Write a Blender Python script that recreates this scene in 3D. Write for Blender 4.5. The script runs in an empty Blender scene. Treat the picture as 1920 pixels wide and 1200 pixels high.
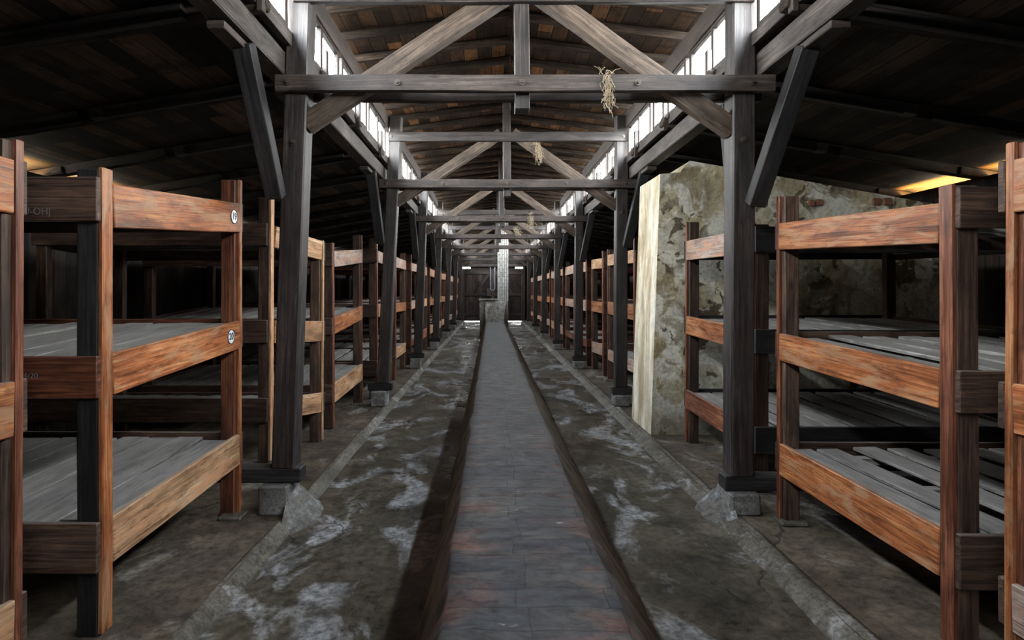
import bpy, math, random
from mathutils import Vector, Matrix, noise as mnoise
R = random.Random(7)
SC = bpy.context.scene
COL = SC.collection
F, U0, V0, EYE = 1050.0, 920.0, 545.0, 1.5
def at(u, v, Y):
    return ((u-U0)*Y/F, Y, EYE-(v-V0)*Y/F)

# ------------------------------------------------------------------ camera
cam_d = bpy.data.cameras.new('camera'); cam = bpy.data.objects.new('camera', cam_d); COL.objects.link(cam)
cam.location = (0, 0, EYE); cam.rotation_euler = (math.pi/2, 0, 0)
cam_d.sensor_width = 36; cam_d.lens = F/1920*36
cam_d.shift_x = (960-U0)/1920; cam_d.shift_y = (V0-600)/1920
cam_d.clip_start = 0.05; cam_d.clip_end = 200
SC.camera = cam

# ------------------------------------------------------------------ materials
def new_mat(name):
    m = bpy.data.materials.new(name); m.use_nodes = True
    nt = m.node_tree; nt.nodes.clear()
    out = nt.nodes.new('ShaderNodeOutputMaterial')
    b = nt.nodes.new('ShaderNodeBsdfPrincipled')
    nt.links.new(b.outputs[0], out.inputs[0])
    return m, nt, b, out
def N(nt, t, **kw):
    n = nt.nodes.new(t)
    for k, v in kw.items(): setattr(n, k, v)
    return n
def mapping(nt, src, scale, loc=(0,0,0), rot=(0,0,0)):
    mp = N(nt, 'ShaderNodeMapping'); nt.links.new(src, mp.inputs['Vector'])
    mp.inputs['Scale'].default_value = scale; mp.inputs['Location'].default_value = loc
    mp.inputs['Rotation'].default_value = rot
    return mp.outputs[0]
def noise(nt, vec, scale=1, detail=4, rough=.55, dist=0):
    n = N(nt, 'ShaderNodeTexNoise'); nt.links.new(vec, n.inputs['Vector'])
    n.inputs['Scale'].default_value = scale; n.inputs['Detail'].default_value = detail
    n.inputs['Roughness'].default_value = rough; n.inputs['Distortion'].default_value = dist
    return n.outputs['Fac']
def ramp(nt, fac, stops, interp='LINEAR'):
    r = N(nt, 'ShaderNodeValToRGB'); nt.links.new(fac, r.inputs[0])
    cr = r.color_ramp; cr.interpolation = interp
    while len(cr.elements) > 1: cr.elements.remove(cr.elements[-1])
    for i, (p, c) in enumerate(stops):
        e = cr.elements[0] if i == 0 else cr.elements.new(p)
        e.position = p
        if not hasattr(c, '__len__'): c = (c, c, c)
        e.color = (*c, 1)
    return r.outputs[0]
def mix(nt, fac, a, b, mode='MIX'):
    m = N(nt, 'ShaderNodeMix', data_type='RGBA', blend_type=mode)
    for s, v in ((m.inputs[0], fac), (m.inputs[6], a), (m.inputs[7], b)):
        if hasattr(v, 'is_output'): nt.links.new(v, s)
        elif hasattr(v, '__len__'): s.default_value = (*v, 1)
        else: s.default_value = v
    return m.outputs[2]
def math_(nt, op, a, b=0.0, c=0.0):
    m = N(nt, 'ShaderNodeMath', operation=op)
    for s, v in zip(m.inputs, (a, b, c)):
        if hasattr(v, 'is_output'): nt.links.new(v, s)
        else: s.default_value = v
    return m.outputs[0]
def bump(nt, b, h, strength=.3, dist=.01):
    n = N(nt, 'ShaderNodeBump'); n.inputs['Strength'].default_value = strength; n.inputs['Distance'].default_value = dist
    nt.links.new(h, n.inputs['Height']); nt.links.new(n.outputs[0], b.inputs['Normal'])

def wood(name, dark, mid, light, rough=.6, dust=.35, dustcol=(.22,.21,.20), grain=1.0, wear=None, spec=.4, var=.35, bumps=.35):
    m, nt, b, out = new_mat(name)
    uv = N(nt, 'ShaderNodeUVMap').outputs[0]
    g = noise(nt, mapping(nt, uv, (1.6, 48, 1)), 1, 5, .6, .6)
    g2 = noise(nt, mapping(nt, uv, (5, 150, 1)), 1, 2, .5)
    br = noise(nt, mapping(nt, uv, (2.2, 7, 1), (3, 7, 0)), 1, 4, .6, .4)
    f = math_(nt, 'ADD', math_(nt, 'MULTIPLY', g, .55*grain), math_(nt, 'MULTIPLY', br, 1.0-.55*grain))
    col = ramp(nt, f, [(.36, dark), (.5, mid), (.64, light)])
    col = mix(nt, .8, col, ramp(nt, g2, [(.36, .45), (.50, 1.0), (.68, 1.25)]), 'MULTIPLY')
    sc_ = noise(nt, mapping(nt, uv, (9, 22, 1), (2, 8, 0)), 1, 5, .75)
    col = mix(nt, .75, col, ramp(nt, sc_, [(.34, .35), (.47, 1.0), (.7, 1.15)]), 'MULTIPLY')
    if wear:
        w = noise(nt, mapping(nt, uv, (3.1, 11, 1), (9, 2, 0)), 1, 5, .65, .8)
        col = mix(nt, ramp(nt, w, [(.50, 0.0), (.62, .8)]), col, wear)
    # knots
    vo = N(nt, 'ShaderNodeTexVoronoi'); nt.links.new(mapping(nt, uv, (2.0, 6.5, 1), (1, 4, 0)), vo.inputs['Vector'])
    vo.inputs['Scale'].default_value = 1
    k = ramp(nt, vo.outputs['Distance'], [(.03, .8), (.10, 0.0)])
    col = mix(nt, k, col, tuple(c*.35 for c in dark))
    # soot / dirt streaks
    d = noise(nt, mapping(nt, uv, (1.1, 3, 1), (31, 12, 0)), 1, 6, .7)
    col = mix(nt, ramp(nt, d, [(.50, 0.0), (.72, .65)]), col, tuple(c*.45 for c in dark))
    oi = N(nt, 'ShaderNodeObjectInfo')
    val = math_(nt, 'MULTIPLY_ADD', oi.outputs['Random'], var*2, 1-var)
    hs = N(nt, 'ShaderNodeHueSaturation'); nt.links.new(val, hs.inputs['Value']); nt.links.new(col, hs.inputs['Color'])
    col = hs.outputs[0]
    ge = N(nt, 'ShaderNodeNewGeometry'); sx = N(nt, 'ShaderNodeSeparateXYZ'); nt.links.new(ge.outputs['Normal'], sx.inputs[0])
    dn = noise(nt, mapping(nt, uv, (3, 9, 1), (17, 3, 0)), 1, 4, .6)
    df = math_(nt, 'MULTIPLY', ramp(nt, sx.outputs['Z'], [(.6, 0.0), (.95, dust)]), ramp(nt, dn, [(.3, .4), (.6, 1.0)]))
    col = mix(nt, df, col, dustcol)
    nt.links.new(col, b.inputs['Base Color'])
    rr = ramp(nt, g, [(.3, rough-.12), (.7, min(1, rough+.15))])
    nt.links.new(rr, b.inputs['Roughness'])
    b.inputs['Specular IOR Level'].default_value = spec
    bump(nt, b, math_(nt, 'ADD', g, math_(nt, 'MULTIPLY', g2, .5)), bumps, .004)
    return m

M = {}
M['timber']   = wood('dark_timber', (.016,.013,.012), (.040,.031,.027), (.085,.066,.056), .55, .4, (.16,.15,.14), spec=.4)
M['timber_post'] = wood('dark_post_timber', (.010,.009,.009), (.028,.023,.022), (.065,.052,.048), .5, .45, (.16,.15,.14), spec=.45, var=.2)
M['timber_black'] = wood('black_timber', (.007,.007,.008), (.016,.015,.016), (.034,.030,.030), .6, .4, (.12,.11,.10), spec=.35)
M['brace']    = wood('worn_brace_timber', (.028,.019,.014), (.066,.048,.036), (.135,.103,.080), .6, .3, spec=.3)
M['purlin']   = wood('greyed_purlin_timber', (.028,.023,.022), (.066,.055,.050), (.14,.12,.11), .6, .3, spec=.3)
M['orange']   = wood('orange_stained_wood', (.11,.034,.013), (.31,.100,.034), (.50,.23,.092), .42, .5, (.28,.24,.20), wear=(.36,.21,.115), spec=.45, var=.18)
M['redbrown'] = wood('red_brown_stained_wood', (.050,.017,.010), (.130,.042,.022), (.27,.105,.05), .42, .45, (.26,.22,.19), spec=.5, var=.25)
M['tan']      = wood('worn_tan_wood', (.20,.095,.045), (.40,.235,.125), (.60,.43,.27), .6, .45, (.38,.33,.28), wear=(.52,.27,.14), spec=.3, var=.15)
M['brown']    = wood('dark_brown_board', (.022,.014,.011), (.060,.036,.026), (.13,.078,.052), .55, .6, (.24,.21,.19), spec=.35, var=.25)
M['greywood'] = wood('greyed_stained_rail', (.17,.10,.075), (.34,.25,.20), (.50,.43,.38), .5, .4, wear=(.46,.20,.10), spec=.4, var=.15)
M['slat']     = wood('grey_weathered_slat', (.085,.081,.076), (.185,.178,.166), (.32,.31,.29), .65, .5, (.31,.30,.285), spec=.35, var=.15)
M['rafter']   = wood('sooty_rafter', (.014,.011,.009), (.036,.027,.022), (.085,.062,.048), .75, .3, spec=.2)

def planks(name, cols, wid=.14, length=3.2, rough=.8, gapc=(.003,.003,.003)):
    """boards running along U of the uv map, wid metres wide"""
    m, nt, b, out = new_mat(name)
    uv = N(nt, 'ShaderNodeUVMap').outputs[0]
    br = N(nt, 'ShaderNodeTexBrick'); nt.links.new(uv, br.inputs['Vector'])
    br.offset = .37; br.inputs['Scale'].default_value = 1
    br.inputs['Brick Width'].default_value = length; br.inputs['Row Height'].default_value = wid
    br.inputs['Mortar Size'].default_value = .004; br.inputs['Mortar Smooth'].default_value = .1
    br.inputs['Color1'].default_value = (0,0,0,1); br.inputs['Color2'].default_value = (1,1,1,1); br.inputs['Mortar'].default_value = (.5,.5,.5,1)
    br.inputs['Bias'].default_value = 0
    rnd = ramp(nt, br.outputs['Color'], cols)
    g = noise(nt, mapping(nt, uv, (1.4, 40, 1)), 1, 5, .6, .5)
    c = mix(nt, 1.0, rnd, ramp(nt, g, [(.25, .45), (.75, 1.3)]), 'MULTIPLY')
    st = noise(nt, mapping(nt, uv, (2.5, 3.5, 1), (5,5,0)), 1, 5, .7)
    c = mix(nt, ramp(nt, st, [(.45, 0.0), (.65, .75)]), c, tuple(x*.4 for x in cols[0][1]))
    c = mix(nt, br.outputs['Fac'], c, gapc)
    nt.links.new(c, b.inputs['Base Color']); b.inputs['Roughness'].default_value = rough
    b.inputs['Specular IOR Level'].default_value = .2
    h = math_(nt, 'SUBTRACT', math_(nt, 'MULTIPLY', g, .3), br.outputs['Fac'])
    bump(nt, b, h, .6, .01)
    return m
M['roof'] = planks('lantern_roof_boards', [(0, (.045,.033,.027)), (.45, (.10,.068,.048)), (.8, (.22,.125,.072)), (1, (.42,.22,.11))], .15, .62)
M['roof_side'] = planks('side_roof_boards', [(0, (.020,.016,.013)), (.6, (.050,.038,.030)), (1, (.14,.085,.055))], .14, 2.6)
M['wallplank'] = planks('sooty_wall_boards', [(0, (.010,.008,.007)), (.6, (.024,.018,.015)), (1, (.045,.033,.027))], .16, 4)
M['doorplank'] = planks('dark_door_boards', [(0, (.030,.022,.020)), (.6, (.055,.040,.036)), (1, (.085,.062,.055))], .16, 4, .6)

def concrete(name, base, alt, pale, palth=(.56,.68), wet=.0, crack=True, dirt=(.02,.019,.015), scale=1.0, palamt=.75, rough=(.35,.8)):
    m, nt, b, out = new_mat(name)
    ge = N(nt, 'ShaderNodeNewGeometry'); P = ge.outputs['Position']
    n1 = noise(nt, P, .9*scale, 6, .6, .3); n2 = noise(nt, mapping(nt, P, (1,1,1), (7,3,1)), 2.7*scale, 6, .65, .5)
    n3 = noise(nt, mapping(nt, P, (1,1,1), (2,9,1)), 22*scale, 5, .7)
    c = ramp(nt, n1, [(.35, base), (.62, alt)])
    c = mix(nt, ramp(nt, n2, [(.42, 0.0), (.66, .7)]), c, dirt)
    pn = noise(nt, mapping(nt, P, (1.6, .9, 1), (13, 21, 0)), 1.5*scale, 7, .62, .7)
    pf = math_(nt, 'MULTIPLY', ramp(nt, pn, [(palth[0], 0.0), (palth[1], palamt)]), ramp(nt, n3, [(.3, .45), (.6, 1.0)]))
    c = mix(nt, pf, c, pale)
    c = mix(nt, .8, c, ramp(nt, n3, [(.34, .35), (.5, .95), (.68, 1.35)]), 'MULTIPLY')
    n4 = noise(nt, mapping(nt, P, (1,1,1), (5,1,7)), 6.5*scale, 6, .7, .6)
    c = mix(nt, .8, c, ramp(nt, n4, [(.36, .45), (.5, 1.0), (.66, 1.35)]), 'MULTIPLY')
    h = n3
    if crack:
        v = N(nt, 'ShaderNodeTexVoronoi', feature='DISTANCE_TO_EDGE')
        dn = N(nt, 'ShaderNodeTexNoise'); nt.links.new(P, dn.inputs['Vector']); dn.inputs['Scale'].default_value = 3; dn.inputs['Detail'].default_value = 5
        add = N(nt, 'ShaderNodeVectorMath', operation='MULTIPLY_ADD')
        nt.links.new(dn.outputs['Color'], add.inputs[0]); add.inputs[1].default_value = (.35,.35,.35); nt.links.new(P, add.inputs[2])
        nt.links.new(mapping(nt, add.outputs[0], (.75,.45,.6)), v.inputs['Vector']); v.inputs['Scale'].default_value = 1
        ck = ramp(nt, v.outputs['Distance'], [(.0, 1.0), (.007, 0.0)])
        ckm = math_(nt, 'MULTIPLY', ck, ramp(nt, noise(nt, P, .7, 2), [(.48, 0.0), (.56, 1.0)]))
        c = mix(nt, math_(nt, 'MULTIPLY', ckm, .75), c, (.012,.011,.010))
        h = math_(nt, 'SUBTRACT', n3, math_(nt, 'MULTIPLY', ckm, 2))
    nt.links.new(c, b.inputs['Base Color'])
    w = noise(nt, mapping(nt, P, (1,.7,1), (4,40,0)), .8, 5, .6)
    nt.links.new(ramp(nt, w, [(.40, rough[0]), (.62, rough[1])]), b.inputs['Roughness'])
    b.inputs['Specular IOR Level'].default_value = .5
    bump(nt, b, h, .35, .01)
    return m
M['aisle'] = concrete('damp_aisle_concrete', (.062,.055,.040), (.132,.116,.086), (.52,.54,.56), (.52,.62), palamt=.72, rough=(.20,.62))
M['platform'] = concrete('brown_floor_concrete', (.060,.045,.029), (.135,.108,.076), (.36,.35,.32), (.57,.70), dirt=(.026,.018,.011), rough=(.5,.9))
M['curb'] = concrete('worn_curb_concrete', (.08,.072,.055), (.165,.15,.12), (.42,.42,.42), (.56,.70), dirt=(.05,.043,.03), crack=False, scale=2, rough=(.5,.9))
M['fillet'] = concrete('pale_mortar', (.10,.095,.082), (.17,.168,.16), (.40,.43,.47), (.54,.66), dirt=(.12,.11,.09), crack=False, scale=2.5, rough=(.5,.9))
M['stove'] = concrete('pale_stove_plaster', (.20,.185,.155), (.34,.32,.28), (.5,.49,.45), (.52,.64), dirt=(.13,.115,.09), crack=False, scale=1.2, rough=(.6,.9))
M['plinth'] = concrete('grey_plinth_concrete', (.14,.14,.13), (.24,.24,.23), (.48,.50,.52), (.55,.68), dirt=(.07,.07,.065), crack=False, scale=3, rough=(.6,.9))

def plaster():
    m, nt, b, out = new_mat('peeling_wall_plaster')
    ge = N(nt, 'ShaderNodeNewGeometry'); P = ge.outputs['Position']
    a = noise(nt, mapping(nt, P, (1,1,.6)), 1.8, 9, .66, .5)
    c = ramp(nt, a, [(.34, (.22,.165,.085)), (.45, (.44,.375,.23)), (.54, (.58,.54,.41)), (.66, (.74,.72,.60))])
    s = noise(nt, mapping(nt, P, (6,6,.4), (3,1,0)), 1.6, 7, .65)
    c = mix(nt, ramp(nt, s, [(.44, 0.0), (.60, .65)]), c, (.40,.39,.32))
    g = noise(nt, mapping(nt, P, (1,1,1), (31,1,5)), 3.0, 9, .64, .8)
    c = mix(nt, ramp(nt, g, [(.50, 0.0), (.53, .7)]), c, (.74,.74,.67))
    g2 = noise(nt, mapping(nt, P, (1,1,1), (3,71,5)), 3.6, 9, .66, .8)
    c = mix(nt, ramp(nt, g2, [(.55, 0.0), (.60, .7)]), c, (.20,.155,.085))
    p = noise(nt, mapping(nt, P, (1,1,1), (11,5,2)), 5.5, 9, .6, .6)
    pm = noise(nt, mapping(nt, P, (1,1,1), (1,25,2)), 1.1, 3, .5)
    pf = math_(nt, 'MULTIPLY', ramp(nt, p, [(.535, 0.0), (.55, 1.0)]), ramp(nt, pm, [(.46, 0.0), (.52, .9)]))
    c = mix(nt, pf, c, (.085,.062,.036))
    f3 = noise(nt, P, 24, 5, .7)
    c = mix(nt, .7, c, ramp(nt, f3, [(.36, .55), (.5, 1.0), (.66, 1.25)]), 'MULTIPLY')
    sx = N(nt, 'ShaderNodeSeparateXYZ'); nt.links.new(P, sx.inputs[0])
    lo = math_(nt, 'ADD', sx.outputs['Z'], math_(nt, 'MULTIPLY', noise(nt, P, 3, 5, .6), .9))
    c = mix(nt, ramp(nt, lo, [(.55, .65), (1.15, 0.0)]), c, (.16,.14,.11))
    nt.links.new(c, b.inputs['Base Color']); b.inputs['Roughness'].default_value = .85
    b.inputs['Specular IOR Level'].default_value = .25
    fine = noise(nt, P, 40, 5, .6)
    bump(nt, b, math_(nt, 'SUBTRACT', math_(nt, 'MULTIPLY', fine, .4), pf), .6, .012)
    return m
M['plaster'] = plaster()
def plaster_end():
    m, nt, b, out = new_mat('cream_limewashed_plaster')
    P = N(nt, 'ShaderNodeNewGeometry').outputs['Position']
    a = noise(nt, mapping(nt, P, (4,4,.7)), 1.5, 6, .6, .4)
    c = ramp(nt, a, [(.36, (.36,.28,.17)), (.5, (.60,.54,.40)), (.64, (.76,.74,.66))])
    c = mix(nt, .6, c, ramp(nt, noise(nt, mapping(nt, P, (1,1,.6)), 14, 6, .7), [(.36, .6), (.5, 1.0), (.66, 1.2)]), 'MULTIPLY')
    d = noise(nt, P, 2.2, 5, .6, .5)
    c = mix(nt, ramp(nt, d, [(.5, 0.0), (.7, .5)]), c, (.42,.38,.28))
    nt.links.new(c, b.inputs['Base Color']); b.inputs['Roughness'].default_value = .85
    bump(nt, b, noise(nt, P, 30, 5, .6), .4, .01)
    return m
M['plaster_end'] = plaster_end()

def duct():
    m, nt, b, out = new_mat('sooty_duct_brick')
    P = N(nt, 'ShaderNodeNewGeometry').outputs['Position']
    off = N(nt, 'ShaderNodeVectorMath', operation='MULTIPLY_ADD')
    dn = N(nt, 'ShaderNodeTexNoise'); nt.links.new(P, dn.inputs['Vector']); dn.inputs['Scale'].default_value = 5
    nt.links.new(dn.outputs['Color'], off.inputs[0]); off.inputs[1].default_value = (.045,.045,0); nt.links.new(P, off.inputs[2])
    br = N(nt, 'ShaderNodeTexBrick'); nt.links.new(mapping(nt, off.outputs[0], (1,1,1), (.16,0,0)), br.inputs['Vector'])
    br.offset = .12; br.offset_frequency = 3; br.inputs['Scale'].default_value = 1
    br.inputs['Brick Width'].default_value = .31; br.inputs['Row Height'].default_value = .125
    br.inputs['Mortar Size'].default_value = .005; br.inputs['Mortar Smooth'].default_value = .8
    br.inputs['Color1'].default_value = (0,0,0,1); br.inputs['Color2'].default_value = (1,1,1,1); br.inputs['Mortar'].default_value = (.5,.5,.5,1)
    c = ramp(nt, br.outputs['Color'], [(0, (.080,.082,.088)), (.5, (.092,.093,.095)), (1, (.108,.106,.100))])
    n3 = noise(nt, P, 26, 5, .7)
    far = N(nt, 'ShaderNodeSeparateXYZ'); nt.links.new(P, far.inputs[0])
    d = noise(nt, mapping(nt, P, (1.2,2.6,1)), 1.6, 6, .65, .4)
    c = mix(nt, ramp(nt, d, [(.45, 0.0), (.65, .8)]), c, (.17,.165,.14))
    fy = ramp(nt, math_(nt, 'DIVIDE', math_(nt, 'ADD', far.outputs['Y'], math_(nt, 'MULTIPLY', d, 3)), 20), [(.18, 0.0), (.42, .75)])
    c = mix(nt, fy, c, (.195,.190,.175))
    r = noise(nt, mapping(nt, P, (1,3.2,1), (5,3,0)), 2.6, 7, .68, .5)
    ex = math_(nt, 'ABSOLUTE', math_(nt, 'SUBTRACT', far.outputs['X'], .14))
    edge = ramp(nt, ex, [(.08, .25), (.27, 1.0), (.32, .7), (.36, .1)])
    nearf = ramp(nt, math_(nt, 'DIVIDE', far.outputs['Y'], 12), [(.2, 1.0), (.6, .25)])
    rf = math_(nt, 'MULTIPLY', math_(nt, 'MULTIPLY', ramp(nt, r, [(.50, 0.0), (.62, .9)]), edge), nearf)
    c = mix(nt, rf, c, (.24,.125,.095))
    w = noise(nt, mapping(nt, P, (1,2,1), (9,33,0)), 4.5, 6, .6, .8)
    c = mix(nt, ramp(nt, w, [(.655, 0.0), (.69, .85)]), c, (.40,.37,.32))
    sd = noise(nt, mapping(nt, P, (1,4,2), (2,2,0)), 2.3, 5, .6)
    side = ramp(nt, ex, [(.30, 0.0), (.34, 1.0)])
    c = mix(nt, math_(nt, 'MULTIPLY', side, .75), c, ramp(nt, sd, [(.38, (.10,.080,.058)), (.58, (.27,.22,.16))]))
    c = mix(nt, math_(nt, 'MULTIPLY', br.outputs['Fac'], .35), c, (.030,.026,.022))
    n4 = noise(nt, mapping(nt, P, (1,2.4,1), (5,1,7)), 7, 6, .72, .6)
    c = mix(nt, .85, c, ramp(nt, n4, [(.36, .45), (.5, 1.0), (.66, 1.35)]), 'MULTIPLY')
    c = mix(nt, .8, c, ramp(nt, n3, [(.34, .45), (.5, 1.0), (.7, 1.3)]), 'MULTIPLY')
    nt.links.new(c, b.inputs['Base Color'])
    nt.links.new(ramp(nt, n3, [(.3, .42), (.7, .8)]), b.inputs['Roughness'])
    h = math_(nt, 'SUBTRACT', n3, math_(nt, 'MULTIPLY', br.outputs['Fac'], .4))
    bump(nt, b, h, .4, .012)
    return m
M['duct'] = duct()
def whitebrick():
    m, nt, b, out = new_mat('whitewashed_chimney_brick')
    uv = N(nt, 'ShaderNodeUVMap').outputs[0]
    br = N(nt, 'ShaderNodeTexBrick'); nt.links.new(uv, br.inputs['Vector']); br.inputs['Scale'].default_value = 1
    br.inputs['Brick Width'].default_value = .25; br.inputs['Row Height'].default_value = .075; br.inputs['Mortar Size'].default_value = .012
    br.inputs['Color1'].default_value = (.62,.62,.60,1); br.inputs['Color2'].default_value = (.42,.41,.39,1); br.inputs['Mortar'].default_value = (.20,.19,.18,1)
    n = noise(nt, uv, 7, 5, .6)
    c = mix(nt, ramp(nt, n, [(.5, 0.0), (.7, .7)]), br.outputs['Color'], (.25,.22,.19))
    nt.links.new(c, b.inputs['Base Color']); b.inputs['Roughness'].default_value = .7
    bump(nt, b, math_(nt, 'SUBTRACT', 1.0, br.outputs['Fac']), .6, .01)
    return m
M['whitebrick'] = whitebrick()
def simple(name, col, rough=.6, metal=0, nscale=20, amt=.4):
    m, nt, b, out = new_mat(name)
    P = N(nt, 'ShaderNodeTexCoord').outputs['Object']
    n = noise(nt, P, nscale, 4, .6)
    c = mix(nt, 1.0, col, ramp(nt, n, [(.3, 1-amt), (.7, 1+amt*.3)]), 'MULTIPLY')
    nt.links.new(c, b.inputs['Base Color']); b.inputs['Roughness'].default_value = rough; b.inputs['Metallic'].default_value = metal
    return m
M['iron'] = simple('rusty_iron', (.10,.085,.075), .45, .6)
M['straw'] = simple('dry_straw', (.36,.29,.20), .9)
M['enamel'] = simple('white_enamel', (.80,.82,.82), .35, 0, 8, .1)
M['ink'] = simple('dark_paint', (.02,.025,.035), .5)
M['chalk'] = simple('faded_white_stencil', (.17,.165,.16), .9)
M['rope'] = simple('grey_cable', (.30,.32,.36), .5)
M['soil'] = simple('pale_outdoor_ground', (.42,.37,.27), .95, 0, 3)
def glass():
    m = bpy.data.materials.new('window_glass'); m.use_nodes = True; nt = m.node_tree; nt.nodes.clear()
    out = nt.nodes.new('ShaderNodeOutputMaterial'); t = nt.nodes.new('ShaderNodeBsdfTransparent'); g = nt.nodes.new('ShaderNodeBsdfGlossy')
    t.inputs[0].default_value = (.94,.96,.97,1); g.inputs['Roughness'].default_value = .05
    mx = nt.nodes.new('ShaderNodeMixShader'); mx.inputs[0].default_value = .05; nt.links.new(t.outputs[0], mx.inputs[1]); nt.links.new(g.outputs[0], mx.inputs[2])
    nt.links.new(mx.outputs[0], out.inputs[0]); return m
M['glass'] = glass()

# ------------------------------------------------------------------ mesh tools
class MB:
    def __init__(s): s.v = []; s.f = []; s.uv = []; s.mi = []; s.cur = 0
    def face(s, idx, uvs): s.f.append(idx); s.uv.append(uvs); s.mi.append(s.cur)
    def beam(s, p0, p1, w, h, up=(0,0,1), ch=.005, jit=.0015, n=None, taper=None):
        """bar from p0 to p1; w across, h along up; softened edges, slightly bowed, uv u along the grain"""
        p0 = Vector(p0); p1 = Vector(p1); d = p1-p0; L = d.length
        if L < 1e-6: return
        d /= L; up = Vector(up); side = d.cross(up)
        if side.length < 1e-4: up = Vector((0,1,0)); side = d.cross(up)
        side.normalize(); up = side.cross(d).normalized()
        ch = min(ch, w*.3, h*.3, L*.2)
        if n is None: n = max(1, min(8, int(L/.35)))
        ts = [0, ch] + [ch+(L-2*ch)*i/n for i in range(1, n)] + [L-ch, L]
        u0, v0 = R.uniform(0, 60), R.uniform(0, 60)
        base = len(s.v); ph = R.uniform(0, 99)
        per = [0, w-2*ch, w-ch*.6, w-ch*.6+h-2*ch, w+h-1.2*ch, 2*w+h-3.2*ch, 2*w+h-2*ch, 2*w+2*h-4*ch, 2*w+2*h-2.6*ch]
        for k, t in enumerate(ts):
            e = ch*.8 if k in (0, len(ts)-1) else 0
            a, b = w/2-e, h/2-e
            if taper: q = 1+(taper-1)*t/L; a *= q; b *= q
            ox = jit*1.6*mnoise.noise(Vector((t*1.3+ph, 3, 1))); oy = jit*1.6*mnoise.noise(Vector((t*1.3+ph, 8, 5)))
            pts = [(-a+ch, -b), (a-ch, -b), (a, -b+ch), (a, b-ch), (a-ch, b), (-a+ch, b), (-a, b-ch), (-a, -b+ch)]
            for (x, y) in pts:
                x += ox+R.uniform(-jit, jit)*.5; y += oy+R.uniform(-jit, jit)*.5
                s.v.append(p0+d*t+side*x+up*y)
        for k in range(len(ts)-1):
            for i in range(8):
                j = (i+1) % 8
                A, Bq = base+k*8, base+(k+1)*8
                s.face((A+i, A+j, Bq+j, Bq+i), ((u0+ts[k], v0+per[i]), (u0+ts[k], v0+per[i+1]), (u0+ts[k+1], v0+per[i+1]), (u0+ts[k+1], v0+per[i])))
        for k, rev in ((0, True), (len(ts)-1, False)):
            idx = [base+k*8+i for i in range(8)]
            cs = [(-1,-1),(1,-1),(1,-1),(1,1),(1,1),(-1,1),(-1,1),(-1,-1)]
            uvs = [(u0+c[0]*.01, v0+c[1]*h/2) for c in cs]
            if rev: idx = idx[::-1]; uvs = uvs[::-1]
            s.face(tuple(idx), uvs)
    def box(s, a, b, **k):
        """axis-aligned; grain along the longest side"""
        a = Vector(a); b = Vector(b); c = (a+b)/2; d = b-a
        ax = max(range(3), key=lambda i: abs(d[i]))
        p0 = c.copy(); p1 = c.copy(); p0[ax] = a[ax]; p1[ax] = b[ax]
        up = Vector((0,0,1)) if ax != 2 else Vector((0,1,0))
        w, h = {0: (d.y, d.z), 1: (d.x, d.z), 2: (d.x, d.y)}[ax]
        s.beam(p0, p1, abs(w), abs(h), up, **k)
    def grid(s, fn, nu, nv, uvf=None, flip=False):
        base = len(s.v)
        for i in range(nu+1):
            for j in range(nv+1): s.v.append(Vector(fn(i/nu, j/nv)))
        for i in range(nu):
            for j in range(nv):
                q = [(i, j), (i+1, j), (i+1, j+1), (i, j+1)]
                if flip: q = q[::-1]
                uvs = [uvf(a/nu, b/nv) if uvf else (a/nu, b/nv) for a, b in q]
                s.face(tuple(base+a*(nv+1)+b for a, b in q), uvs)
    def tube(s, pts, r, n=6):
        base = len(s.v); pts = [Vector(p) for p in pts]
        for k, p in enumerate(pts):
            d = (pts[min(k+1, len(pts)-1)]-pts[max(k-1, 0)]).normalized()
            a = d.cross(Vector((.31,.17,.93))).normalized(); b = d.cross(a)
            for i in range(n):
                t = 2*math.pi*i/n; s.v.append(p+a*math.cos(t)*r+b*math.sin(t)*r)
        for k in range(len(pts)-1):
            for i in range(n):
                j = (i+1) % n; A = base+k*n; Bq = A+n
                s.face((A+i, A+j, Bq+j, Bq+i), ((0,0),(0,1),(1,1),(1,0)))
        s.face(tuple(base+i for i in range(n))[::-1], [(0,0)]*n); s.face(tuple(base+(len(pts)-1)*n+i for i in range(n)), [(0,0)]*n)
    def cyl(s, c, axis, r, h, n=12):
        axis = Vector(axis).normalized(); c = Vector(c)
        s.tube([c, c+axis*h*.8, c+axis*h], r, n)
    def build(s, name, mats, parent=None, origin=None, smooth=False):
        me = bpy.data.meshes.new(name)
        o = Vector(origin) if origin is not None else Vector((0,0,0))
        me.from_pydata([tuple(v-o) for v in s.v], [], s.f)
        ul = me.uv_layers.new(name='UVMap')
        flat = []
        for q in s.uv:
            for c in q: flat += [c[0], c[1]]
        ul.data.foreach_set('uv', flat)
        if not isinstance(mats, (list, tuple)): mats = [mats]
        for m in mats: me.materials.append(m)
        me.polygons.foreach_set('material_index', s.mi)
        if smooth: me.polygons.foreach_set('use_smooth', [True]*len(s.f))
        me.update()
        ob = bpy.data.objects.new(name, me); COL.objects.link(ob)
        if parent is not None: ob.parent = parent
        elif origin is not None: ob.location = o
        return ob
def part(name, mat, parent, org, fn, **k):
    b = MB(); fn(b); return b.build(name, mat, parent, org, **k)
def thing(name, label, cat, loc, group=None):
    o = bpy.data.objects.new(name, None); o.empty_display_size = .2; o.location = loc; COL.objects.link(o)
    return tag(o, label, cat, group)
def tag(o, label, cat, group=None, kind=None):
    o['label'] = label; o['category'] = cat
    if group: o['group'] = group
    if kind: o['kind'] = kind
    return o
def struct(o, label=None):
    o['kind'] = 'structure'
    if label: o['label'] = label
    return o

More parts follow.
